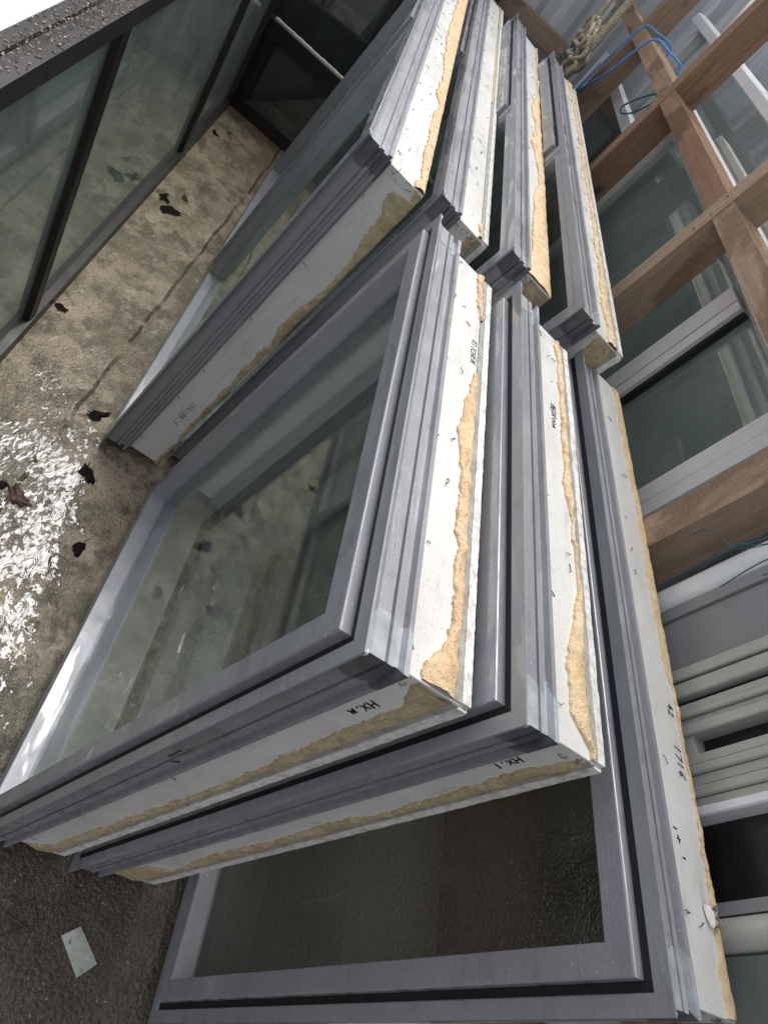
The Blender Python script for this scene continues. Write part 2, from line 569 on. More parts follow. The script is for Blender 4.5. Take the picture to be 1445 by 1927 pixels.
def lerp_pts(pts, x):
    if x <= pts[0][0]:
        return pts[0][1:]
    for p, q in zip(pts, pts[1:]):
        if x <= q[0]:
            k = (x - p[0]) / max(1e-9, q[0] - p[0])
            return tuple(a + (b - a) * k for a, b in zip(p[1:], q[1:]))
    return pts[-1][1:]


# ------------------------------------------------------------------ joinery
def ring_side(prof, u0, u1, v0, v1, side):
    """mitred member of a rectangular ring; prof = (inset, depth) closed polygon. side 0 sill 1 near jamb 2 head 3 far jamb"""
    corners = lambda t: [(u0 + t, v0 + t), (u1 - t, v0 + t), (u1 - t, v1 - t), (u0 + t, v1 - t)]
    n = len(prof)
    vs = []
    for e in (side, (side + 1) % 4):
        for t_, d_ in prof:
            a = corners(t_)[e]
            vs.append((a[0], d_, a[1]))
    fs = [(i, (i + 1) % n, n + (i + 1) % n, n + i) for i in range(n)]
    fs += [tuple(range(n - 1, -1, -1)), tuple(range(n, 2 * n))]
    return MB().add(vs, fs)


SIDES = ('sill', 'jamb', 'head', 'jamb')
E_IN, D1 = 0.0226, 0.067
OUTER = [(0.0, 0.0), (0.0, 0.003), (0.0055, 0.0055), (0.0095, 0.0095), (0.0115, 0.016), (0.0115, 0.034), (0.0160, 0.0345),
         (0.0160, 0.0375), (0.0110, 0.038), (0.0110, 0.046), (0.0165, 0.049), (0.0165, 0.056), (0.0080, 0.0575), (0.0080, 0.0645),
         (0.0196, 0.0665), (0.0196, D1 + 0.004)]
FRAME = OUTER + [(0.045, D1 + 0.004), (0.045, 0.036), (0.0215, 0.036), (0.0215, 0.0015), (0.020, 0.0)]
SASH = [(0.0325, 0.008), (0.0325, -0.0085), (0.0333, -0.0099), (0.0352, -0.0105), (0.0655, -0.0105), (0.0672, -0.0090), (0.0745, 0.026),
        (0.0745, 0.034), (0.0325, 0.034)]
FIXED = [(0.0217, 0.0022), (0.038, 0.0005), (0.0405, 0.003), (0.047, 0.030), (0.047, 0.034), (0.0217, 0.034)]


def foam_strip(L, ctrl, mapf, seed, hmax=0.013, qmax=0.155, step=0.0036):
    """ctrl = [(s, q_start, on)], an uneven ribbon of cured foam torn off along its inner edge"""
    rows = 11
    mb = MB()
    n = int(L / step)
    prev = None
    for i in range(n + 1):
        s = L * i / n
        q0, on = lerp_pts(ctrl, s)[:2]
        if on < 0.5:
            prev = None
            continue
        jag = 0.0062 * fbm(s * 22, seed, 4) + 0.0038 * fbm(s * 100, seed + 5, 4)
        q0 = min(qmax - 0.003, q0 + jag)
        q1 = qmax + 0.0010 * fbm(s * 60, seed + 9, 3)
        base = len(mb.v)
        for k in range(rows + 1):
            f = max(0, k - 1) / (rows - 1)
            q = q0 + (q1 - q0) * f
            if k == 0:
                h = -0.001
            else:
                nz = noise.noise(Vector((s * 30, q * 38, seed))) * 0.5 + noise.noise(Vector((s * 85, q * 95, seed + 3))) * 0.3 \
                    + noise.noise(Vector((s * 240, q * 240, seed + 6))) * 0.16
                dome = 0.45 + 0.55 * math.sin(math.pi * min(1, 0.12 + f * 0.8))
                h = max(0.0010, hmax * dome * (0.55 + 0.85 * nz))
                if f > 0.93:
                    h *= 0.35
            mb.v.append(mapf(s + 0.0012 * fbm(s * 90 + k, seed + 2, 2), q, h))
        if prev is not None:
            for k in range(rows):
                mb.f.append((prev + k, base + k, base + k + 1, prev + k + 1))
        prev = base
    return mb


GLY = {
    'K': [[(0, 0), (0, 1)], [(.55, 1), (0, .45), (.6, 0)]], 'I': [[(.2, 0), (.25, 1)]], 'T': [[(.3, 0), (.32, 1)], [(0, .98), (.65, 1)]],
    'C': [[(.6, .85), (.35, 1), (.05, .7), (.05, .3), (.3, 0), (.6, .12)]], 'H': [[(0, 0), (.03, 1)], [(.55, 0), (.58, 1)], [(0, .5), (.56, .52)]],
    'E': [[(.55, 1), (0, 1), (0, 0), (.55, 0)], [(0, .5), (.45, .52)]], 'N': [[(0, 0), (.02, 1), (.55, 0), (.57, 1)]],
    'B': [[(0, 0), (0, 1), (.4, .95), (.45, .7), (.05, .52), (.5, .4), (.5, .1), (0, 0)]],
    'D': [[(0, 0), (0, 1), (.4, .85), (.55, .5), (.4, .1), (0, 0)]],
    'R': [[(0, 0), (0, 1), (.45, .9), (.45, .6), (0, .5), (.55, 0)]],
    'O': [[(.3, 0), (.05, .3), (.1, .62), (.35, .7), (.55, .4), (.3, 0)]],
    'M': [[(0, 0), (.08, .65), (.25, .2), (.42, .65), (.55, 0)]], 'X': [[(0, 0), (.6, .9)], [(0, .85), (.55, .05)]],
    '1': [[(.2, 0), (.25, 1)]], '7': [[(0, .95), (.55, 1), (.2, 0)]], '6': [[(.5, 1), (.12, .6), (.05, .25), (.3, 0), (.5, .2), (.35, .45), (.1, .35)]],
    '9': [[(.5, .7), (.3, .98), (.08, .75), (.25, .5), (.5, .7), (.45, 0)]], '4': [[(.4, 0), (.42, 1), (0, .35), (.6, .38)]],
    '2': [[(.05, .8), (.3, 1), (.5, .75), (0, 0), (.6, .02)]], '-': [[(.05, .45), (.5, .47)]], '.': [[(.2, .02), (.26, .1)]],
    '+': [[(.05, .5), (.6, .5)], [(.3, .15), (.36, .85)]], 'F': [[(0, 0), (.03, 1), (.55, .98)], [(0, .52), (.42, .55)]],
    ' ': [], 'L': [[(.4, 1), (0, .9), (.05, .1)]],
}


def write(text, mapf, s0, q0, hgt, ds, dq, us, uq, parent, w=0.0011, adv=0.8):
    """handwritten marks as thin ink ribbons on a face; (ds,dq) writing direction, (us,uq) letter up"""
    mb = MB()
    x = 0
    rnd = random.Random(text)
    for ch in text:
        jx, jy, sl = rnd.uniform(-.05, .05), rnd.uniform(-.08, .08), rnd.uniform(0, .15)
        for st in GLY[ch]:
            pts = [((x + (px + py * sl + jx)) * hgt, (py + jy) * hgt) for px, py in st]
            for a, b in zip(pts, pts[1:]):
                dx, dy = b[0] - a[0], b[1] - a[1]
                ln = math.hypot(dx, dy) or 1e-6
                ox, oy = -dy / ln * w / 2, dx / ln * w / 2
                ex, ey = dx / ln * w * .4, dy / ln * w * .4
                quad = [(a[0] + ox - ex, a[1] + oy - ey), (a[0] - ox - ex, a[1] - oy - ey), (b[0] - ox + ex, b[1] - oy + ey), (b[0] + ox + ex, b[1] + oy + ey)]
                for hh in (0.00025, 0.0007):
                    pass
                lo = [mapf(s0 + p * ds + q * us, q0 + p * dq + q * uq, 0.0002) for p, q in quad]
                hi = [mapf(s0 + p * ds + q * us, q0 + p * dq + q * uq, 0.0007) for p, q in quad]
                mb.add(lo + hi, [(4, 5, 6, 7), (0, 1, 5, 4), (1, 2, 6, 5), (2, 3, 7, 6), (3, 0, 4, 7)])
        x += adv
    return mb.build('handwriting', 'marker', parent)


def nail(mapf, s, q, rnd, parent):
    l = rnd.uniform(0.004, 0.016)
    a = rnd.uniform(0, 2 * math.pi)
    ds, dq = math.cos(a) * l, math.sin(a) * l
    hk = rnd.uniform(0.002, 0.005)
    if rnd.random() < 0.4:      # staple
        pts = [mapf(s, q, -0.001), mapf(s, q, hk), mapf(s + ds, q + dq, hk * rnd.uniform(.2, 1)), mapf(s + ds * 1.05, q + dq * 1.05, -0.001)]
    else:
        c = rnd.uniform(-.3, .3)
        pts = [mapf(s, q, -0.001), mapf(s + ds * .12, q + dq * .12, hk * .7), mapf(s + ds * .6 - dq * c, q + dq * .6 + ds * c, hk), mapf(s + ds, q + dq, hk * rnd.uniform(.3, 1.2))]
    MB().tube(pts, rnd.uniform(.0005, .0009), 5).build('nail', 'steel', parent, smooth=True)


def unit(name, label, cat, org, lean, yaw, W, H, d2, lights, glass='glass', group=None, head=None, side=None, seed=1,
         foam='foam', foam_side='foam_dark', soaker_dark=True, lip=True, texts=(), fh=0.0105):
    """aluminium awning window unit with its timber reveal still attached"""
    root = empty(name, org, (-lean, 0, yaw))
    tag(root, label, cat, group)
    rnd = random.Random(seed)
    for k in range(4):
        ring_side(FRAME, 0, W, 0, H, k).build('frame_' + SIDES[k], 'alu_grey', root)
    # black strip set shallow so the shaded gap always reads dark
    for i, (a, b, kind) in enumerate(lights):
        if kind == 'sash':
            s = empty('sash')
            s.parent = root
            for k in range(4):
                ring_side(SASH, a, b, 0, H, k).build('sash_' + ('rail' if k in (0, 2) else 'stile'), 'alu_grey', s)
            tin = 0.072
            g = [(0.0217, 0.0045), (0.0323, 0.0045), (0.0323, 0.033), (0.0217, 0.033)]
            for k in range(4):
                ring_side(g, a, b, 0, H, k).build('gap_gasket', 'gap_gasket', s)
            par = s
        else:
            s = empty('fixed_light')
            s.parent = root
            for k in range(4):
                ring_side(FIXED, a, b, 0, H, k).build('glazing_bead', 'alu_grey', s)
            tin = 0.045
            par = s
        MB().box(a + tin, b - tin, 0.0305, 0.0345, tin, H - tin).build('glass_pane', glass, par)
        if i > 0:
            MB().box(a - 0.0195, a + 0.0195, 0.0004, 0.036, 0.0205, H - 0.0205).build('mullion', 'alu_grey', root)
    # reveal boards
    th = 0.019
    e = E_IN
    hb = MB().box(e, W - e, D1 - 0.008 + 0.012, d2, H - e - th, H - e).build('reveal_board', 'reveal_paint', root, bevel=0.0008)
    sb = MB().box(e, W - e, D1 + 0.004, d2, e, e + th).build('reveal_board', 'reveal_paint', root, bevel=0.0008)
    nbd = MB().box(W - e - th, W - e - 0.0005, D1 + 0.0045, d2 - 0.0004, e + th + 0.0003, H - e - th - 0.0003).build('reveal_board', 'reveal_paint', root, bevel=0.0008)
    fb = MB().box(e + 0.0005, e + th, D1 + 0.0045, d2 - 0.0004, e + th + 0.0003, H - e - th - 0.0003).build('reveal_board', 'reveal_paint', root, bevel=0.0008)
    mtop = lambda s, q, h: (s, q, H - e + h)
    mside = lambda s, q, h: (W - e - 0.0005 + h, q, s)
    if lip:
        # torn lining strip along the back edge with the adhesive bed in front of it
        for m_, L0, L1, par, sd_ in ((mtop, e + .01, W - e - 0.002, hb, 0), (mside, e + .02, H - e - 0.002, nbd, 1)):
            for (qa, qb, ha, mt, nm) in ((d2 - 0.016, d2 - 0.0065, 0.0022, 'adhesive', 'adhesive_bed'), (d2 - 0.0065, d2 + 0.007, 0.0042, 'lip_paint', 'lining_strip')):
                mb = MB()
                n = int((L1 - L0) / 0.006)
                for i in range(n + 1):
                    s = L0 + (L1 - L0) * i / n
                    j = 0.0008 * fbm(s * 40, seed + 20 + sd_, 4)
                    k2 = 0.0010 * fbm(s * 90, seed + 30 + sd_, 3)
                    hh = ha * (1 + 0.14 * fbm(s * 30, seed + 40, 3))
                    mb.v += [m_(s, qa + (j if nm == 'lining_strip' else 0), -0.0008), m_(s, qa + j, hh), m_(s, qb + k2, hh * .95), m_(s, qb + k2, -0.004 if qb < d2 else -0.012)]
                    if i:
                        b0 = (i - 1) * 4
                        mb.f += [(b0 + k, b0 + 4 + k, b0 + 5 + k, b0 + k + 1) for k in range(3)]
                mb.f += [(0, 1, 2, 3), tuple(n * 4 + k for k in (3, 2, 1, 0))]
                mb.build(nm, mt, par)
    qm = d2 - 0.014 if lip else d2 + 0.001
    if head:
        foam_strip(W - 2 * e - 0.004, [(s - e, q, on) for s, q, on in head], lambda s, q, h: mtop(s + e + 0.002, q, h), seed, hmax=fh, qmax=qm).build('foam_residue', foam, hb, smooth=True)
    if side:
        foam_strip(H - 2 * e - 0.004, [(s - e, q, on) for s, q, on in side], lambda s, q, h: mside(s + e + 0.002, q, h), seed + 50, hmax=0.008, qmax=qm).build('foam_residue', foam_side, nbd, smooth=True)
    # bent fixing nails and staples
    s = 0.05
    while s < W - 0.05:
        nail(mtop, s, D1 + 0.008 + rnd.uniform(0, 0.006), rnd, hb)
        s += rnd.uniform(0.11, 0.2)
    for _ in range(int(7 * W)):
        nail(mtop, rnd.uniform(0.05, W - 0.05), rnd.uniform(D1 + 0.03, d2 - 0.03), rnd, hb)
    s = 0.08
    while s < H - 0.05:
        nail(mside, s, D1 + 0.008 + rnd.uniform(0, 0.006), rnd, nbd)
        s += rnd.uniform(0.13, 0.24)
    for _ in range(5):
        nail(mside, H - e - 0.004 - rnd.uniform(0, 0.012), rnd.uniform(D1 + .01, d2 - .02), rnd, nbd)
    # corner sealant wrapped over the mitre
    off = [(t_ - 0.0007, d_ - (0.0002 if d_ == 0 else 0)) for t_, d_ in OUTER[3:]]
    for pos, mt, ax in (('near', 'sealant_pale', 'top'), ('near', 'sealant_dark' if soaker_dark else 'sealant_pale', 'side'), ('far', 'sealant_pale', 'top')):
        mb = MB()
        L = rnd.uniform(0.045, 0.06)
        n = 8
        for i in range(n + 1):
            f = i / n
            for j, (t_, d_) in enumerate(off):
                ln = L * (1 + 0.25 * fbm(j * 0.6, seed + 3, 2)) * f
                if ax == 'top':
                    p = (W - t_ - ln, d_, H - t_) if pos == 'near' else (t_ + ln, d_, H - t_)
                else:
                    p = (W - t_, d_, H - t_ - ln)
                mb.v.append(p)
        k = len(off)
        for i in range(n):
            for j in range(k - 1):
                mb.f.append((i * k + j, (i + 1) * k + j, (i + 1) * k + j + 1, i * k + j + 1))
        mb.build('corner_sealant', mt, root)
    # screw at each upper flange corner
    for uu in (W - 0.004, 0.004):
        b = bmesh.new()
        bmesh.ops.create_uvsphere(b, u_segments=8, v_segments=5, radius=0.0042)
        me = bpy.data.meshes.new('screw')
        b.to_mesh(me)
        b.free()
        me.materials.append(M['screw'])
        for p in me.polygons:
            p.use_smooth = True
        so = bpy.data.objects.new('screw', me)
        col.objects.link(so)
        so.parent = root
        so.location = (uu, 0.004, H - 0.0045)
    for face, text, s0, q0, hgt, d, up, w in texts:
        m_, par = (mtop, hb) if face == 'top' else (mside, nbd)
        write(text, m_, s0, q0, hgt, d[0], d[1], up[0], up[1], par, w)
    return root


def on(*p):
    """control points with foam present from first to last"""
    return [(s, q, 1) for s, q in p]


# ------------------------------------------------------------------ the setting: slab
g = MB()
N = 2
g.add([(-60, -60, FL), (60, -60, FL), (60, 60, FL), (-60, 60, FL)], [(0, 1, 2, 3)])
tag(g.build('ground', 'concrete'), 'wet stained concrete slab under everything', None, None, 'structure')


def corrugated(name, label, p0, p1, z0, z1, pitch, amp, mat='galv', trap=False, cat='wall'):
    """profiled sheet between two plan points, ribs vertical"""
    p0, p1 = Vector((*p0, 0)), Vector((*p1, 0))
    d = p1 - p0
    L = d.length
    d.normalize()
    nr = Vector((-d.y, d.x, 0))
    n = int(L / pitch * 10)
    prof = []
    for i in range(n + 1):
        s = L * i / n
        ph = (s / pitch) % 1
        if trap:
            h = amp if ph < 0.42 else (amp * (1 - (ph - .42) / .1) if ph < .52 else (0 if ph < .9 else amp * (ph - .9) / .1))
        else:
            h = amp * math.sin(2 * math.pi * ph)
        prof.append(p0 + d * s + nr * h)
    mb = MB()
    for q in prof:
        for dz, off in ((z0, 0), (z1, 0), (z1, 0.0008), (z0, 0.0008)):
            mb.v.append(tuple(q + nr * off + Vector((0, 0, dz))))
    for i in range(n):
        a, b = 4 * i, 4 * i + 4
        mb.f += [(a, b, b + 1, a + 1), (a + 1, b + 1, b + 2, a + 2), (a + 2, b + 2, b + 3, a + 3), (a + 3, b + 3, b, a)]
    o = mb.build(name, mat)
    tag(o, label, cat)
    return o


corrugated('corrugated_wall', 'grey profiled iron end wall behind the rope bundle', (-3.02, -2.3), (-3.02, 1.34), FL, 2.6, 0.19, 0.022, trap=True)
corrugated('corrugated_wall', 'unseen corrugated iron wall added beyond the bronze windows to block low light', (-3.4, -2.35), (3.0, -2.35), FL, 2.1, 0.076, 0.009)  # unseen wall, added to cut low-angle skylight
corrugated('corrugated_wall', 'fine corrugated iron back wall behind the timber rack', (-3.0, 1.36), (3.2, 1.36), FL, 2.6, 0.076, 0.009)

# unseen lean-to cover, added to shade the near end of the bay
rf = MB()
nx = 300
for i in range(nx + 1):
    x = 0.62 + 2.5 * i / nx
    h = 0.009 * math.sin(2 * math.pi * x / 0.076)
    for y, z in ((0.25, 2.38), (1.42, 2.55)):
        rf.v += [(x, y, z + h), (x, y, z + h + 0.001)]
for i in range(nx):
    a, b = 4 * i, 4 * i + 4
    rf.f += [(a, b, b + 2, a + 2), (a + 1, a + 3, b + 3, b + 1), (a, a + 1, b + 1, b), (a + 2, b + 2, b + 3, a + 3)]
tag(rf.build('shade_roof', 'galv'), 'unseen corrugated iron cover added above the near end of the rack for shade', 'shade_roof')

# ------------------------------------------------------------------ leaning window units
UN = (1, 0)
ZV = 0.0
NEAR = 'side'
au = unit('window_unit', 'front grey window unit with large clear pane and KITCHEN pencilled on its white head', 'window',
     (0.0, 0.0, 0.003), 0.152, 0.0, 0.960, 1.128, 0.160, [(0, 0.96, 'sash')], seed=3, foam='foam', group='grey window units leaning on the rack',
     head=[(0.07, .130, 1), (0.12, .134, 1), (0.175, .143, 1), (0.19, .15, 0), (0.33, .145, 0), (0.335, .141, 1), (.37, .134, 1), (.444, .121, 1), (.524, .116, 1), (.6, .128, 1), (.667, .125, 1), (.73, .128, 1), (.79, .131, 1), (.85, .131, 1), (.884, .119, 1), (.916, .096, 1), (.94, .088, 1)],
     side=on((.03, .10), (.074, .125), (.286, .128), (.47, .133), (.626, .137), (.773, .13), (.95, .12), (1.014, .122), (1.053, .118), (1.085, .095), (1.11, .09)),
     texts=[('top', 'KITCHEN', .255, .128, .012, (1, 0), (0, 1), .0010), ('side', 'HX.M', 1.03, .092, .0135, (-1, 0), (0, 1), .0022)])
unit('window_unit', 'grey window unit tucked behind the front one, BEDROOM scribbled on its white head', 'window',
     (0.052, 0.189, -0.002), 0.150, 0.004, 0.909, 1.142, 0.160, [(0, 0.909, 'sash')], seed=8, foam='foam_orange', group='grey window units leaning on the rack',
     head=on((.03, .138), (.05, .126), (.10, .135), (.136, .131), (.305, .133), (.439, .130), (.50, .138), (.543, .143), (.632, .141), (.69, .130), (.743, .114), (.793, .105), (.841, .109), (.871, .140), (.9, .144)),
     side=on((.012, .076), (.10, .090), (.147, .103), (.163, .139), (.322, .12), (.514, .128), (.668, .12), (.768, .137), (.94, .125), (1.03, .121), (1.108, .130), (1.126, .135)),
     texts=[('top', 'BEDROOM', .252, .108, .012, (1, 0), (0, 1), .0010), ('side', 'HX.1', 1.055, .092, .013, (-1, 0), (0, 1), .0022)])
cu = unit('window_unit', 'wide grey window unit at the back with textured obscure glass and 1716 on its head', 'window',
     (-0.044, 0.414, 0.0), 0.150, 0.022, 1.207, 1.089, 0.172, [(0, 1.207, 'sash')], glass='glass_obscure', seed=14, fh=0.006, foam='foam_orange', lip=False, group='grey window units leaning on the rack',
     head=on((.03, .150), (.238, .148), (.375, .155), (.545, .152), (.66, .150), (.727, .154), (.764, .164), (.851, .165), (.95, .168), (1.057, .160), (1.09, .156), (1.113, .163), (1.14, .150), (1.167, .155), (1.19, .152)),
     texts=[('top', '42', .80, .143, .013, (1, 0), (0, 1), .0016), ('top', '1716', .865, .141, .015, (1, 0), (0, 1), .0016), ('top', '-', .985, .100, .014, (0, 1), (1, 0), .0022), ('top', '+', .996, .104, .013, (0, 1), (1, 0), .0018), ('top', '-', 1.020, .112, .010, (0, 1), (1, 0), .0022)])
unit('window_unit', 'long two-light grey window unit standing closest to the aisle, foam down its near jamb', 'window',
     (-2.010, -0.180, 0.002), 0.146, 0.0, 1.939, 1.142, 0.160, [(0, 0.965, 'sash'), (0.965, 1.939, 'fixed')], glass='glass_aisle', seed=21, lip=False, group='grey window units leaning on the rack',
     head=on((.03, .118), (.53, .116), (.748, .115), (1.0, .122), (1.06, .130), (1.2, .138), (1.31, .127), (1.38, .147), (1.5, .133), (1.62, .138), (1.734, .139), (1.84, .141), (1.9, .135)),
     side=on((.03, .150), (.16, .15), (.341, .150), (.505, .144), (.60, .146), (.652, .137), (.735, .137), (.78, .146), (.831, .152), (.93, .144), (.982, .131), (1.026, .126), (1.06, .108), (1.085, .112), (1.09, .15), (1.122, .134)),
     texts=[('side', 'F.46-941', .20, .128, .017, (1, 0), (0, -1), .0012)])
unit('window_unit', 'long grey window unit behind the aisle one, narrow clean white head', 'window',
     (-2.43, 0.004, 0.0), 0.155, -0.002, 2.298, 1.121, 0.150, [(0, 1.18, 'sash'), (1.18, 2.298, 'fixed')], seed=33, foam='foam_orange', group='grey window units leaning on the rack',
     head=[(.03, .135, 1), (.35, .137, 1), (.36, .14, 0), (.7, .14, 0), (.72, .134, 1), (1.35, .136, 1), (1.36, .14, 0), (2.18, .14, 0), (2.19, .132, 1), (2.26, .13, 1)],
     side=[(.9, .12, 0), (1.0, .12, 0), (1.01, .12, 1), (1.1, .11, 1)])
unit('window_unit', 'long grey window unit third back with fat foam lumps and EDROOM on its near jamb', 'window',
     (-2.153, 0.166, 0.0), 0.160, -0.005, 2.094, 1.147, 0.150, [(0, 1.154, 'sash'), (1.154, 2.094, 'fixed')], seed=42, foam='foam_orange', group='grey window units leaning on the rack', lip=False,
     head=on((.03, .146), (.6, .142), (.785, .122), (.905, .100), (.98, .108), (1.047, .122), (1.2, .104), (1.232, .096), (1.366, .120), (1.5, .128), (1.56, .105), (1.654, .100), (1.79, .093), (1.95, .085), (2.035, .066), (2.07, .07)),
     side=[(.5, .13, 0), (.8, .13, 0), (.81, .135, 1), (1.0, .128, 1), (1.06, .105, 1), (1.11, .09, 1)],
     texts=[('side', 'EDROOM', 1.09, .083, .018, (-1, 0), (0, 1), .0012)])
unit('window_unit', 'long grey window unit fourth back, leaning against the rack under the blue twine', 'window',
     (-1.891, 0.322, 0.0), 0.160, -0.006, 1.921, 1.175, 0.158, [(0, 1.008, 'sash'), (1.008, 1.921, 'fixed')], seed=57, foam='foam_orange', group='grey window units leaning on the rack', lip=True,
     head=on((.03, .112), (.125, .128), (.626, .130), (1.042, .129), (1.357, .130), (1.43, .120), (1.51, .127), (1.6, .122), (1.741, .108), (1.8, .118), (1.856, .120), (1.9, .112)),
     side=[(.5, .13, 0), (.9, .13, 0), (.91, .13, 1), (1.03, .12, 1), (1.1, .095, 1), (1.14, .09, 1)])
# twist of rusty wire caught in the near jamb of the front unit
wx = 0.960
MB().tube([(wx - .012, .030, .735), (wx + .004, .012, .742), (wx + .007, .012, .765), (wx + .006, .016, .80), (wx + .003, .022, .83), (wx - .006, .032, .838)], .0016, 6) \
    .tube([(wx + .005, .012, .744), (wx + .007, .020, .738), (wx + .002, .032, .734)], .0013, 6).build('wire_tie', 'steel', au, smooth=True)
# torn plate with screws left on the near end of the back unit's head
pl = MB()
pl.prism([(0.0, -0.0055), (0.006, -0.007), (0.020, -0.006), (0.034, -0.001), (0.030, 0.003), (0.015, 0.006), (0.002, 0.003)], 1.0, 1.0012)
for i, (x, y, z) in enumerate(pl.v):
    pl.v[i] = (1.070 + x * .75, 0.143 + y * .55 + x * 0.15, 1.089 - E_IN + 0.0015 + (z - 1.0) * 0.6 + y * .6 + 0.004)
bp = pl.build('broken_plate', 'lip_paint', cu)
for k, (dx, dy) in enumerate(((0.004, .006), (0.017, .010), (0.029, .014))):
    x, y = 1.070 + dx * .75, 0.150 + dy * .4
    z = 1.089 - E_IN
    MB().tube([(x, y, z - .001), (x, y + .001, z + .009)], 0.0016, 6).tube([(x, y + .001, z + .009), (x, y + .0012, z + .0105)], 0.0036, 8).build('screw', 'steel', cu, smooth=False)

# ------------------------------------------------------------------ timber rack
SL = 0.065
RY = 0.752
rack = empty('timber_rack', (0, RY + SL * (FL - 1.07), FL), (-math.atan(SL), 0, 0))
tag(rack, 'rough sawn brown timber stud frame the windows lean on', 'rack')
rnd = random.Random(5)


def plank(name, x0, x1, y0, y1, z0, z1, mat, along='z'):
    """board whose local Z runs along its length, so that the grain follows it"""
    mb = MB()
    cx, cy, cz = (x0 + x1) / 2, (y0 + y1) / 2, (z0 + z1) / 2
    if along == 'z':
        o_ = None
        a, b, L = (x1 - x0) / 2, (y1 - y0) / 2, (z1 - z0) / 2
    elif along == 'x':
        a, b, L = (z1 - z0) / 2, (y1 - y0) / 2, (x1 - x0) / 2
    else:
        a, b, L = (x1 - x0) / 2, (z1 - z0) / 2, (y1 - y0) / 2
    n = max(2, int(2 * L / 0.05))
    prof = [(-a, -b), (a, -b), (a, b), (-a, b)]
    for i in range(n + 1):
        z = -L + 2 * L * i / n
        for p, q in prof:
            mb.v.append((p + 0.0009 * fbm(z * 7 + p * 50, q * 20 + cx, 2), q + 0.0009 * fbm(z * 7 + q * 50 + 9, cx + p * 20, 2), z))
    for i in range(n):
        for k in range(4):
            mb.f.append((4 * i + k, 4 * i + (k + 1) % 4, 4 * i + 4 + (k + 1) % 4, 4 * i + 4 + k))
    mb.f += [(3, 2, 1, 0), tuple(4 * n + k for k in range(4))]
    o = mb.build(name, mat)
    o.location = (cx, cy, cz)
    if along == 'x':
        o.rotation_euler = (0, math.pi / 2, 0)
    elif along == 'y':
        o.rotation_euler = (-math.pi / 2, 0, 0)
    return o


studs = [(-2.165, -2.112, 'timber'), (-1.345, -1.287, 'timber_red'), (-0.474, -0.420, 'timber_pale'), (0.362, 0.430, 'timber_pale')]
for x0, x1, mt in studs:
    plank('stud', x0, x1, 0, 0.098, 0, 2.05, mt).parent = rack
zc = 1.339 - FL
for (a, b, mt, dz) in ((-2.9, -2.166, 'timber', .003), (-2.111, -1.346, 'timber', .004), (-1.286, -0.475, 'timber_red', 0.0), (-0.419, 0.361, 'timber_pale', 0.002)):
    plank('dwang', a, b, 0.002, 0.1, zc + dz, zc + dz + 0.056, mt, 'x').parent = rack
plank('top_plate', -2.95, 0.6, 0, 0.098, 2.051, 2.1, 'timber', 'x').parent = rack

for (z0, z1, mt) in ((0.30, 0.55, 'sheet_white'), (0.62, 0.80, 'timber_pale'), (0.93, 1.0, 'timber_pale')):
    plank('band_board', -0.2, 1.25, -0.021, -0.001, z0, z1, mt, 'x').parent = rack  # boards added behind the obscure pane to give it light bands

rn = random.Random(9)
for x0, x1, mt in studs[1:]:
    for zz in (0.45, 1.30, 1.352, 1.40, 1.62):
        px, pz = rn.uniform(x0 + .012, x1 - .012), zz - FL + rn.uniform(-.01, .01)
        MB().tube([(px, -.0018, pz), (px, .004, pz)], .0032, 8).build('nail_head', 'steel', rack)

# girt on the end wall
gi = plank('wall_girt', -2.99, -2.93, 0.20, 0.755, 0.985, 1.072, 'timber_pale', 'y')
tag(gi, 'weathered timber girt across the end wall beside the rope', 'beam')

# ------------------------------------------------------------------ windows stored behind the rack
RECT = [(0, 0), (0.0, 0.05), (0.052, 0.05), (0.052, 0.03), (0.046, 0.012), (0.044, 0.0), (0.022, 0.0), (0.020, 0.003), (0.018, 0.0)]


def stored(name, label, x0, x1, y, H, mat, glass, mull=(), lean=0.065, dep=1.0, wid=1.0, group='windows stored behind the rack', ledge=None):
    root = empty(name, (x0, y - lean * 1.07 + lean * FL, FL), (-math.atan(lean), 0, 0))
    tag(root, label, 'window', group)
    W = x1 - x0
    prof = [(a * wid, b * dep) for a, b in RECT]
    for k in range(4):
        ring_side(prof, 0, W, 0, H, k).build('frame_' + SIDES[k], mat, root)
    t_ = 0.049 * wid
    xs = [0] + [m - x0 for m in mull] + [W]
    for a, b in zip(xs, xs[1:]):
        MB().box(a + t_ * (1 if a == 0 else .62), b - t_ * (1 if b == W else .62), 0.030 * dep, 0.0345 * dep, t_, H - t_).build('glass_pane', glass, root)
    for m in mull:
        mx = m - x0
        MB().box(mx - .05 * wid, mx - .006, 0.001, 0.048 * dep, t_ + .003, H - t_ - .003).build('mullion', mat, root)
        MB().box(mx + .006, mx + .05 * wid, 0.001, 0.048 * dep, t_ + .003, H - t_ - .003).build('mullion', mat, root)
        MB().box(mx - .0058, mx + .0058, 0.008, 0.044 * dep, t_ + .003, H - t_ - .003).build('gap_gasket', 'gap_gasket', root)
    if ledge:
        MB().prism([(-0.06, H - .05), (-0.058, H - .012), (-.03, H - 0.001), (-.0006, H - 0.001), (-.0006, H - .05)], .004, W - .004, 'x').build('head_flashing', ledge, root, bevel=.003)
    return root


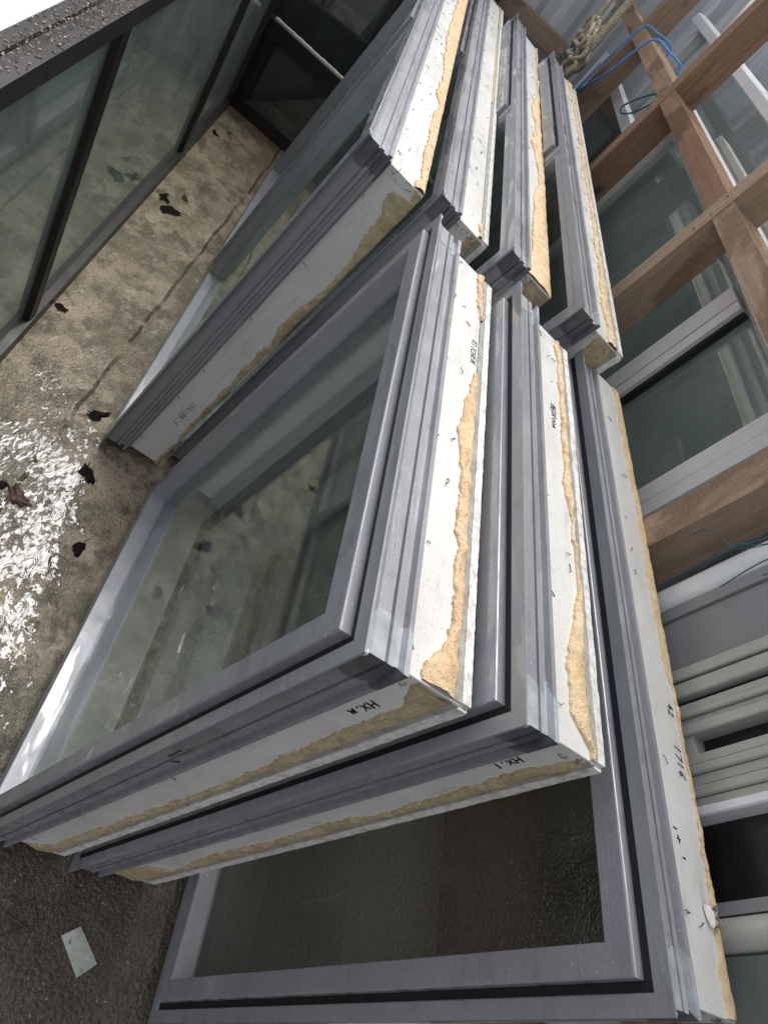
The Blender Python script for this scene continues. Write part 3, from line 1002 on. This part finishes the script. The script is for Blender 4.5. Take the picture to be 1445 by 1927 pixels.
tw_ = stored('aluminium_window', 'taupe framed two-light window straight behind the rack studs', -1.50, 0.212, 0.884, 1.405, 'alu_taupe', 'glass_green', wid=1.9)
for (a, b, mt, nm) in ((-.334, -.274, 'alu_taupe', 'mullion'), (-.2735, -.2685, 'gap_gasket', 'gap_gasket'), (-.268, -.234, 'alu_taupe', 'mullion'), (-.2335, -.2215, 'gap_gasket', 'gap_gasket')):
    MB().box(a + 1.5, b + 1.5, 0.0005 if nm == 'mullion' else 0.012, 0.029, 0.1, 1.305).build(nm, mt, tw_)
stored('aluminium_window', 'off-white framed window behind the taupe one, its top rail stepped below it', -1.225, 0.30, 0.950, 1.425, 'alu_offwhite', 'glass_green')
stored('aluminium_window', 'small white framed window, last of the stepped top rails', -0.985, 0.20, 1.012, 1.440, 'alu_white', 'glass')
stored('aluminium_window', 'tall white framed window with bright top rail before the corrugated wall', -2.62, 0.10, 1.085, 1.575, 'alu_white', 'glass', mull=(-2.14,), ledge='alu_white')
stored('aluminium_window', 'narrow white framed window behind the far stud', -2.86, -1.62, 0.895, 1.20, 'alu_white', 'glass_dark')

# ------------------------------------------------------------------ joinery stood on end beside the rack (lower right)


def upright(name, label, cat, x0, y, lean=0.065):
    root = empty(name, (x0, y - lean * 1.07 + lean * FL, FL), (-math.atan(lean), 0, 0))
    return tag(root, label, cat)


def rprof(w, d, r=0.006, n=4):
    pts = []
    for cx, cy, a0 in ((w - r, r, -90), (w - r, d - r, 0), (r, d - r, 90), (r, r, 180)):
        for i in range(n + 1):
            a = R(a0 + 90 * i / n)
            pts.append((cx + r * math.cos(a), cy + r * math.sin(a)))
    return pts


u1 = upright('panel_door', 'white edged grey panel door standing upright past the last stud', 'door', 0.485, 0.80)
MB().prism(rprof(0.046, 0.045, 0.017, 6), 0, 1.75).build('door_stile', 'alu_white', u1, smooth=False)
MB().prism([(0.046, 0.010), (0.064, 0.014), (0.066, 0.045), (0.046, 0.045)], 0, 1.748).build('beading', 'panel_grey', u1)
MB().box(0.0662, 0.168, 0.020, 0.045, 0, 1.746).build('door_panel', 'panel_grey', u1)
u2 = upright('salvaged_window', 'pair of pale frame stiles with black gaps beside the panel door', 'window', 0.656, 0.80)
MB().prism(rprof(0.020, 0.05, 0.003, 2), 0, 1.7).build('stile', 'alu_offwhite', u2)
MB().prism(rprof(0.024, 0.05, 0.003, 2), 0, 1.7).build('stile', 'alu_offwhite', u2).location = (0.0255, 0, 0)
MB().box(0.0203, 0.0252, 0.016, 0.045, 0, 1.7).build('gap_gasket', 'gap_gasket', u2)
MB().box(0.0497, 0.0585, 0.018, 0.045, 0, 1.7).build('gap_gasket', 'gap_gasket', u2)
u3 = upright('sliding_window', 'dirty cream sliding window frame with many tracks and a black pane', 'window', 0.7155, 0.80)
for a, b, d0 in ((0.0, .013, .006), (.0133, .024, .001), (.0243, .034, .008), (.0343, .052, .003)):
    MB().prism([(a, d0 + .002), (a + .002, d0), (b - .002, d0), (b, d0 + .002), (b, .05), (a, .05)], 0, 1.68).build('track', 'alu_offwhite', u3)
MB().box(.0523, .0835, .034, .05, 1.045, 1.66).build('dark_slot', 'black', u3)  # black block stands in for the dark inside of the opening
MB().box(.0523, .0835, .008, .05, 0, 1.044).build('stop', 'alu_offwhite', u3)
for a, b, d0, mt in ((.084, .100, .004, 'alu_offwhite'), (.1003, .114, .0, 'alu_offwhite'), (.1143, .131, .005, 'alu_offwhite'), (.1313, .146, .001, 'alu_offwhite'), (.1463, .160, .006, 'alu_offwhite'), (.1603, .174, .0, 'alu_white')):
    MB().prism([(a, d0 + .002), (a + .002, d0), (b - .002, d0), (b, d0 + .003), (b, .05), (a, .05)], 0, 1.68).build('track', mt, u3)
MB().box(.1745, .281, .034, .040, 0, 1.68).build('glass_pane', 'black', u3)
u4 = upright('downpipe', 'grey round pipe standing beside the black pane', 'pipe', 1.012, 0.80)
MB().box(-.0155, .0, .012, .05, 0, 1.7).build('bracket_strip', 'panel_grey', u4)
MB().tube([(.0215, .022, 0), (.0215, .022, 1.9)], 0.0212, 20).build('pipe', 'alu_offwhite', u4, smooth=True)
u5 = upright('board', 'dark green-grey board standing at the right edge past the pipe', 'board', 1.0585, 0.80)
MB().box(0, .30, .012, .03, 0, 1.5).build('sheet', 'panel_green', u5)
MB().box(.0, .30, .006, .0118, 0, .02).build('edge_strip', 'black', u5)

# ------------------------------------------------------------------ dark bronze windows along the aisle
BR = [(0, 0), (0, 0.03), (0.006, 0.032), (0.006, 0.06), (0.0, 0.064), (0, 0.10), (0.055, 0.10), (0.055, 0.045), (0.05, 0.02), (0.046, 0.0)]


def bronze(name, label, org, yaw, W, H, mull=(), lean=0.0, glass='glass_green', bw=1.0, dep=1.0):
    root = empty(name, org, (-lean, 0, yaw))
    tag(root, label, 'window')
    prof = [(a * bw, b * dep) for a, b in BR]
    for k in range(4):
        ring_side(prof, 0, W, 0, H, k).build('frame_' + SIDES[k], 'bronze_rail' if k == 2 else 'bronze', root)
    t_ = 0.05 * bw
    xs = [0] + list(mull) + [W]
    for a, b in zip(xs, xs[1:]):
        MB().box(a + (t_ if a == 0 else .02), b - (t_ if b == W else .02), 0.030 * dep, 0.0345 * dep, t_, H - t_).build('glass_pane', glass, root)
    for m in mull:
        MB().prism([(m - .024, .004), (m - .0015, .0), (m - .0015, .055), (m - .018, .055), (m - .024, .035)], t_ + .004, H - t_ - .001).build('mullion', 'bronze', root)
        MB().prism([(m + .0015, .0), (m + .024, .004), (m + .024, .035), (m + .018, .055), (m + .0015, .055)], t_ + .004, H - t_ - .001).build('mullion', 'bronze', root)
    return root


# faces +y (towards the aisle): rotated half a turn so that local x runs from near to far
bronze('bronze_window', 'long dark bronze three-light window standing along the left of the aisle', (0.75, -0.510, FL), math.pi, 3.17, 0.966, mull=(1.095, 2.43), glass='glass_bronze', dep=0.72)
bronze('bronze_window', 'small dark bronze window standing across the far end of the aisle', (-2.435, -0.520, FL), math.pi / 2 - 0.20, 0.50, 0.452, bw=1.5, dep=0.6, glass='glass_dark')
bronze('bronze_window', 'large dark bronze window behind the small one at the far end', (-2.74, -0.62, FL), math.pi / 2, 0.95, 1.15, mull=(0.55,), lean=0.04, glass='glass_dark')

# ------------------------------------------------------------------ small things
of = MB()
for i in range(26):
    s = i / 25
    w = 0.008 + 0.006 * abs(fbm(s * 9, 4, 3))
    h = 0.009 + 0.008 * abs(fbm(s * 14, 7, 3))
    of.v += [(s * .40, -w, 0), (s * .40, w, 0), (s * .40, w * .7, h), (s * .40, -w * .8, h * .9)]
    if i:
        b = (i - 1) * 4
        of.f += [(b + k, b + (k + 1) % 4, b + 4 + (k + 1) % 4, b + 4 + k) for k in range(4)]
of.f += [(3, 2, 1, 0), (100, 101, 102, 103)]
oo = of.build('timber_offcut', 'offcut_white')
oo.rotation_euler = (0, 0, math.pi / 2 - 0.20)
oo.location = (-2.452, -0.49, FL + 0.4525)
tag(oo, 'splintered white painted timber strip lying on the small bronze window', 'offcut')

sh = MB().box(-2.55, 0.9, -1.55, -0.588, FL + 0.948, FL + 0.962).build('white_sheet', 'sheet_white', None, bevel=.003)
tag(sh, 'white sheet laid flat behind the top rail of the long bronze window', 'sheet')
for i, (y, lab) in enumerate(((-0.66, 'dark board added to stand in for the dark space behind the long bronze window'), (-1.50, 'unseen dark board added under the far edge of the white sheet'))):
    bd = MB().box(-2.5, 0.85, y - 0.018, y, FL, FL + 0.947).build('dark_backing', 'backing_dark')  # boards added as a dark backing beneath the white sheet
    tag(bd, lab, 'board')

db = MB()
rnd = random.Random(11)
for i in range(1900):
    x = rnd.uniform(-1.0, 0.6)
    y = -0.512 - min(0.068, abs(rnd.gauss(0.036, 0.018)))
    s = rnd.uniform(0.0007, 0.0030)
    a = rnd.uniform(0, 6.28)
    dx, dy = math.cos(a) * s, math.sin(a) * s
    w = s * rnd.uniform(.15, .5)
    z = FL + 0.966 + 0.0006
    q = [(x - dx - dy * w / s, y - dy + dx * w / s), (x + dx - dy * w / s, y + dy + dx * w / s), (x + dx + dy * w / s, y + dy - dx * w / s), (x - dx + dy * w / s, y - dy - dx * w / s)]
    hh = rnd.uniform(.0006, .003)
    db.add([(*p, z) for p in q] + [(*p, z + hh * (1 if k < 2 else .4)) for k, p in enumerate(q)],
           [(3, 2, 1, 0), (4, 5, 6, 7), (0, 1, 5, 4), (1, 2, 6, 5), (2, 3, 7, 6), (3, 0, 4, 7)])
tag(db.build('wood_chips', 'chips'), 'loose wood chips and leaf crumbs on the bronze top rail', 'debris', None, 'stuff')

# wet leaves on the slab


def leaf(x, y, size, ang, seed, mat, label):
    mb = MB()
    n, rings = 22, 4
    mb.v.append((0, 0, 0.004))
    for r_ in range(1, rings + 1):
        f = r_ / rings
        for i in range(n):
            a = 2 * math.pi * i / n
            rad = size * 0.43 * (0.72 + 0.55 * fbm(math.cos(a) * 1.6 + math.sin(a) * 2.3, seed, 3) + 0.22 * fbm(i * 1.7, seed + 2, 2))
            rad = max(size * .12, rad)
            z = 0.0012 + 0.0045 * f * abs(fbm(f * 2.2 + i * .55, seed + 1, 3)) * size / 0.06
            mb.v.append((math.cos(a) * rad * f * 1.25, math.sin(a) * rad * f * .7 + 0.25 * size * (math.cos(a) * f) ** 2 * .5, z))
    for i in range(n):
        mb.f.append((0, 1 + i, 1 + (i + 1) % n))
        for r_ in range(rings - 1):
            o_ = 1 + r_ * n
            mb.f.append((o_ + i, o_ + n + i, o_ + n + (i + 1) % n, o_ + (i + 1) % n))
    mb.tube([(-size * .4, 0, .004), (-size * .75, size * .08, .003)], 0.0009, 4)
    o = mb.build('leaf', mat, None, smooth=True)
    o.location = (x, y, FL)
    o.rotation_euler = (0, 0, ang)
    tag(o, label, 'leaf', 'wet leaves on the slab')


leaf(-1.365, -0.470, .085, .3, 1, 'leaf', 'dark wet leaf lying against the bronze window sill, upper of a pair')
leaf(-1.305, -0.424, .105, -.9, 2, 'leaf', 'curled black leaf beside the reddish leaf, lower of a pair')
leaf(-1.444, -0.405, .055, .5, 3, 'leaf_red', 'small reddish brown leaf on dry concrete in the far aisle')
leaf(-0.494, -0.482, .060, 1.4, 4, 'leaf', 'shiny black leaf at the foot of the bronze mullion')
leaf(-0.165, -0.225, .075, 2.2, 5, 'leaf', 'dark leaf at the puddle edge by the near corner of the long unit')
leaf(0.042, -0.164, .070, .4, 6, 'leaf', 'crumpled black leaf inside the bright puddle')
leaf(0.205, -0.275, .085, 1.1, 7, 'leaf_red', 'large maroon leaf soaking in the puddle near the left edge')
leaf(0.265, -0.092, .060, -.2, 8, 'leaf', 'flat dark leaf in the puddle beside the front window')
leaf(0.195, -0.325, .050, 2.6, 9, 'leaf', 'small black leaf at the very left edge of the puddle')
leaf(-2.08, -0.480, .060, .9, 10, 'leaf', 'dark leaf tucked under the far bronze sill')
leaf(-2.166, -0.434, .035, -.6, 12, 'leaf_red', 'tiny red leaf near the small bronze window')


def twig(pts, r, label):
    P = [Vector((*p, FL + r + 0.001 + 0.004 * (i % 2))) for i, p in enumerate(pts)]
    fine = []
    for a, b in zip(P, P[1:]):
        for k in range(5):
            fine.append(a.lerp(b, k / 5) + Vector((fbm(k + a.x * 40, 3, 2), fbm(k + a.y * 40, 5, 2), 0)) * 0.0015)
    fine.append(P[-1])
    tag(MB().tube(fine, r, 6, r * .6).build('twig', 'twig', None, smooth=True), label, 'twig', 'twigs on the slab')


twig([(1.014, .153), (1.035, .166), (1.057, .182)], .0022, 'short brown twig lying upright above the white card')
twig([(1.050, .118), (1.060, .150), (1.068, .178)], .0024, 'longer thin twig crossing toward the left picture edge')
twig([(1.086, .120), (1.072, .145), (1.063, .160)], .0018, 'thin stem at the left edge below the other twigs')
twig([(1.023, .110), (1.028, .128), (1.026, .142)], .0013, 'fine broken stem above the longer twigs')

cb = MB()
cp = [(1.061, .231), (1.039, .259), (1.052, .274), (1.09, .315), (1.098, .308), (1.119, .287), (1.085, .254)]
nC = len(cp)
for z in (FL + .0012, FL + .0028):
    for i, (x, y) in enumerate(cp):
        cb.v.append((x, y, z + (0.002 if i in (1, 2) else 0)))
cb.f = [(i, (i + 1) % nC, nC + (i + 1) % nC, nC + i) for i in range(nC)] + [tuple(range(nC - 1, -1, -1)), tuple(range(nC, 2 * nC))]
tag(cb.build('card', 'card'), 'torn dirty white card lying on the dark slab', 'card')

cr = MB()
rnd = random.Random(77)
for i in range(520):
    if i % 3 == 0:
        x, y = rnd.uniform(-2.3, 0.3), -0.505 + abs(rnd.gauss(0, .03))
    elif i % 3 == 1:
        x, y = rnd.uniform(-2.2, 1.2), rnd.uniform(-.47, -.1)
    else:
        x, y = rnd.uniform(0.95, 1.25), rnd.uniform(0.0, .42)
    if x > 1.0 and abs(x - 1.08) < .05 and .22 < y < .33:
        continue
    q = rnd.uniform(.0008, .0028)
    a = rnd.uniform(0, 6.28)
    p = [(x + math.cos(a + k * 1.57) * q * (1.6 if k % 2 else .8), y + math.sin(a + k * 1.57) * q * (1.6 if k % 2 else .8)) for k in range(4)]
    cr.add([(*c_, FL + .0004) for c_ in p] + [(x, y, FL + .0006 + q * rnd.uniform(.4, 1.1))], [(3, 2, 1, 0), (0, 1, 4), (1, 2, 4), (2, 3, 4), (3, 0, 4)])
tag(cr.build('litter_crumbs', 'chips'), 'fine foam crumbs and wood flakes strewn over the slab', 'debris', None, 'stuff')

# rope bundle and twine on the rack


def twisted(name, pts, r, mat, parent, strands=3, pitch=0.022):
    P = [Vector(p) for p in pts]
    fine = []
    for i in range(len(P) - 1):
        p0, p1, p2, p3 = P[max(i - 1, 0)], P[i], P[i + 1], P[min(i + 2, len(P) - 1)]
        n = max(3, int((p2 - p1).length / 0.004))
        for k in range(n):
            u = k / n
            fine.append(0.5 * ((2 * p1) + (-p0 + p2) * u + (2 * p0 - 5 * p1 + 4 * p2 - p3) * u * u + (-p0 + 3 * p1 - 3 * p2 + p3) * u ** 3))
    fine.append(P[-1])
    mb = MB()
    if strands == 1:
        mb.tube(fine, r, 6)
    else:
        for s_ in range(strands):
            out = []
            L = 0
            for i, p in enumerate(fine):
                d = (fine[min(i + 1, len(fine) - 1)] - fine[max(i - 1, 0)]).normalized()
                a = d.cross(Vector((.2, .9, .1))).normalized()
                b = d.cross(a)
                if i:
                    L += (p - fine[i - 1]).length
                an = 2 * math.pi * (L / pitch + s_ / strands)
                out.append(p + (a * math.cos(an) + b * math.sin(an)) * r * .55)
            mb.tube(out, r * .55, 5)
    return mb.build(name, mat, parent, smooth=True)


rope = empty('rope_bundle', (-2.2, 0.70, 1.1))
tag(rope, 'frayed beige rope knotted with blue twine hanging by the end wall', 'rope')
rb = lambda *pts: [(x + 2.2, y - .70, z - 1.1) for x, y, z in pts]
twisted('strand', rb((-2.10, .66, .98), (-2.13, .66, 1.08), (-2.12, .665, 1.20), (-2.12, .67, 1.33), (-2.14, .68, 1.55)), .0165, 'rope', rope, 3, .034)
twisted('strand', rb((-2.26, .665, 1.08), (-2.24, .66, 1.16), (-2.20, .665, 1.26), (-2.22, .67, 1.38), (-2.24, .68, 1.6)), .014, 'rope_grey', rope, 3, .03)
twisted('strand', rb((-2.36, .66, 1.14), (-2.38, .665, 1.24), (-2.42, .67, 1.42), (-2.46, .68, 1.6)), .0125, 'rope', rope, 3, .028)
rnd = random.Random(3)
for i in range(15):
    c0 = Vector((-2.18 + rnd.uniform(-.09, .07), .655 + rnd.uniform(-.02, .012), 1.20 + rnd.uniform(-.08, .09)))
    pts = []
    for k in range(6):
        a = k / 5 * 5.0 + i
        pts.append(c0 + Vector((math.cos(a) * rnd.uniform(.03, .09), rnd.uniform(-.02, .015), math.sin(a) * rnd.uniform(.03, .07))))
    twisted('strand', rb(*pts), .0095, 'rope' if i % 3 else 'rope_grey', rope, 3, .022)
for i in range(9):
    c0 = Vector((-2.31 + rnd.uniform(-.06, .05), .655 + rnd.uniform(-.015, .015), 1.14 + rnd.uniform(-.06, .07)))
    pts = [c0 + Vector((rnd.uniform(-.05, .05), rnd.uniform(-.02, .02), rnd.uniform(-.06, .06))) for _ in range(6)]
    twisted('twine', rb(*pts), .0055, 'twine_teal' if i % 2 else 'twine_blue', rope, 1)
fz = MB()
for i in range(420):
    a = Vector((-.14 + rnd.gauss(0, .02), -.045 + rnd.gauss(0, .01), -.015 + rnd.gauss(0, .02)))
    b = a + Vector((rnd.gauss(0, .03), rnd.gauss(-.005, .02), rnd.gauss(-.02, .03)))
    m_ = a.lerp(b, .5) + Vector((rnd.gauss(0, .01), rnd.gauss(0, .01), rnd.gauss(0, .01)))
    fz.tube([a, m_, b], .0008, 3)
fo = fz.build('frayed_end', 'rope_grey', rope)

tw = empty('blue_twine', (-2.1, 0.75, 1.38))
tag(tw, 'bright blue plastic twine looped over the rack noggin', 'twine')
tb = lambda *pts: [(x + 2.1, y - .75, z - 1.38) for x, y, z in pts]
twisted('loop', tb((-2.17, .738, 1.02), (-2.14, .74, 1.12), (-2.08, .742, 1.26), (-2.02, .755, 1.40), (-1.99, .80, 1.418), (-1.97, .875, 1.42), (-1.96, .882, 1.36)), .0040, 'twine_blue', tw, 1)
twisted('loop', tb((-2.17, .738, 1.02), (-2.10, .738, 1.10), (-1.95, .742, 1.22), (-1.86, .750, 1.35), (-1.80, .765, 1.415), (-1.76, .82, 1.418), (-1.72, .876, 1.415), (-1.71, .884, 1.36), (-1.71, .882, 1.30)), .0040, 'twine_blue', tw, 1)
twisted('loop', tb((-1.66, .875, 1.33), (-1.80, .872, 1.26), (-1.92, .872, 1.18), (-1.87, .872, 1.165), (-1.74, .872, 1.22), (-1.62, .872, 1.32)), .0035, 'twine_teal', tw, 1)

ft = empty('twine_scraps', (0.52, 0.79, 1.2))
tag(ft, 'thin frayed teal twine ends trailing over the white door edge', 'twine')
for i, pts in enumerate((
        [(-.09, -.012, -.10), (-.075, -.014, -.06), (-.01, -.012, -.02), (.02, -.014, .06), (.03, -.012, .14)],
        [(-.03, -.010, -.10), (-.02, -.014, -.04), (-.005, -.012, .02), (-.01, -.012, .10)],
        [(-.01, -.012, -.09), (-.02, -.016, -.03), (.012, -.014, .03), (.02, -.012, .12)],
        [(.04, -.010, -.07), (.035, -.012, .0), (.04, -.012, .07), (.035, -.012, .15)],
        [(.055, -.008, .0), (.06, -.010, .05), (.05, -.010, .10), (.06, -.008, .16)])):
    twisted('twine', pts, .0008 if i < 3 else .0012, 'twine_teal', ft, 1)
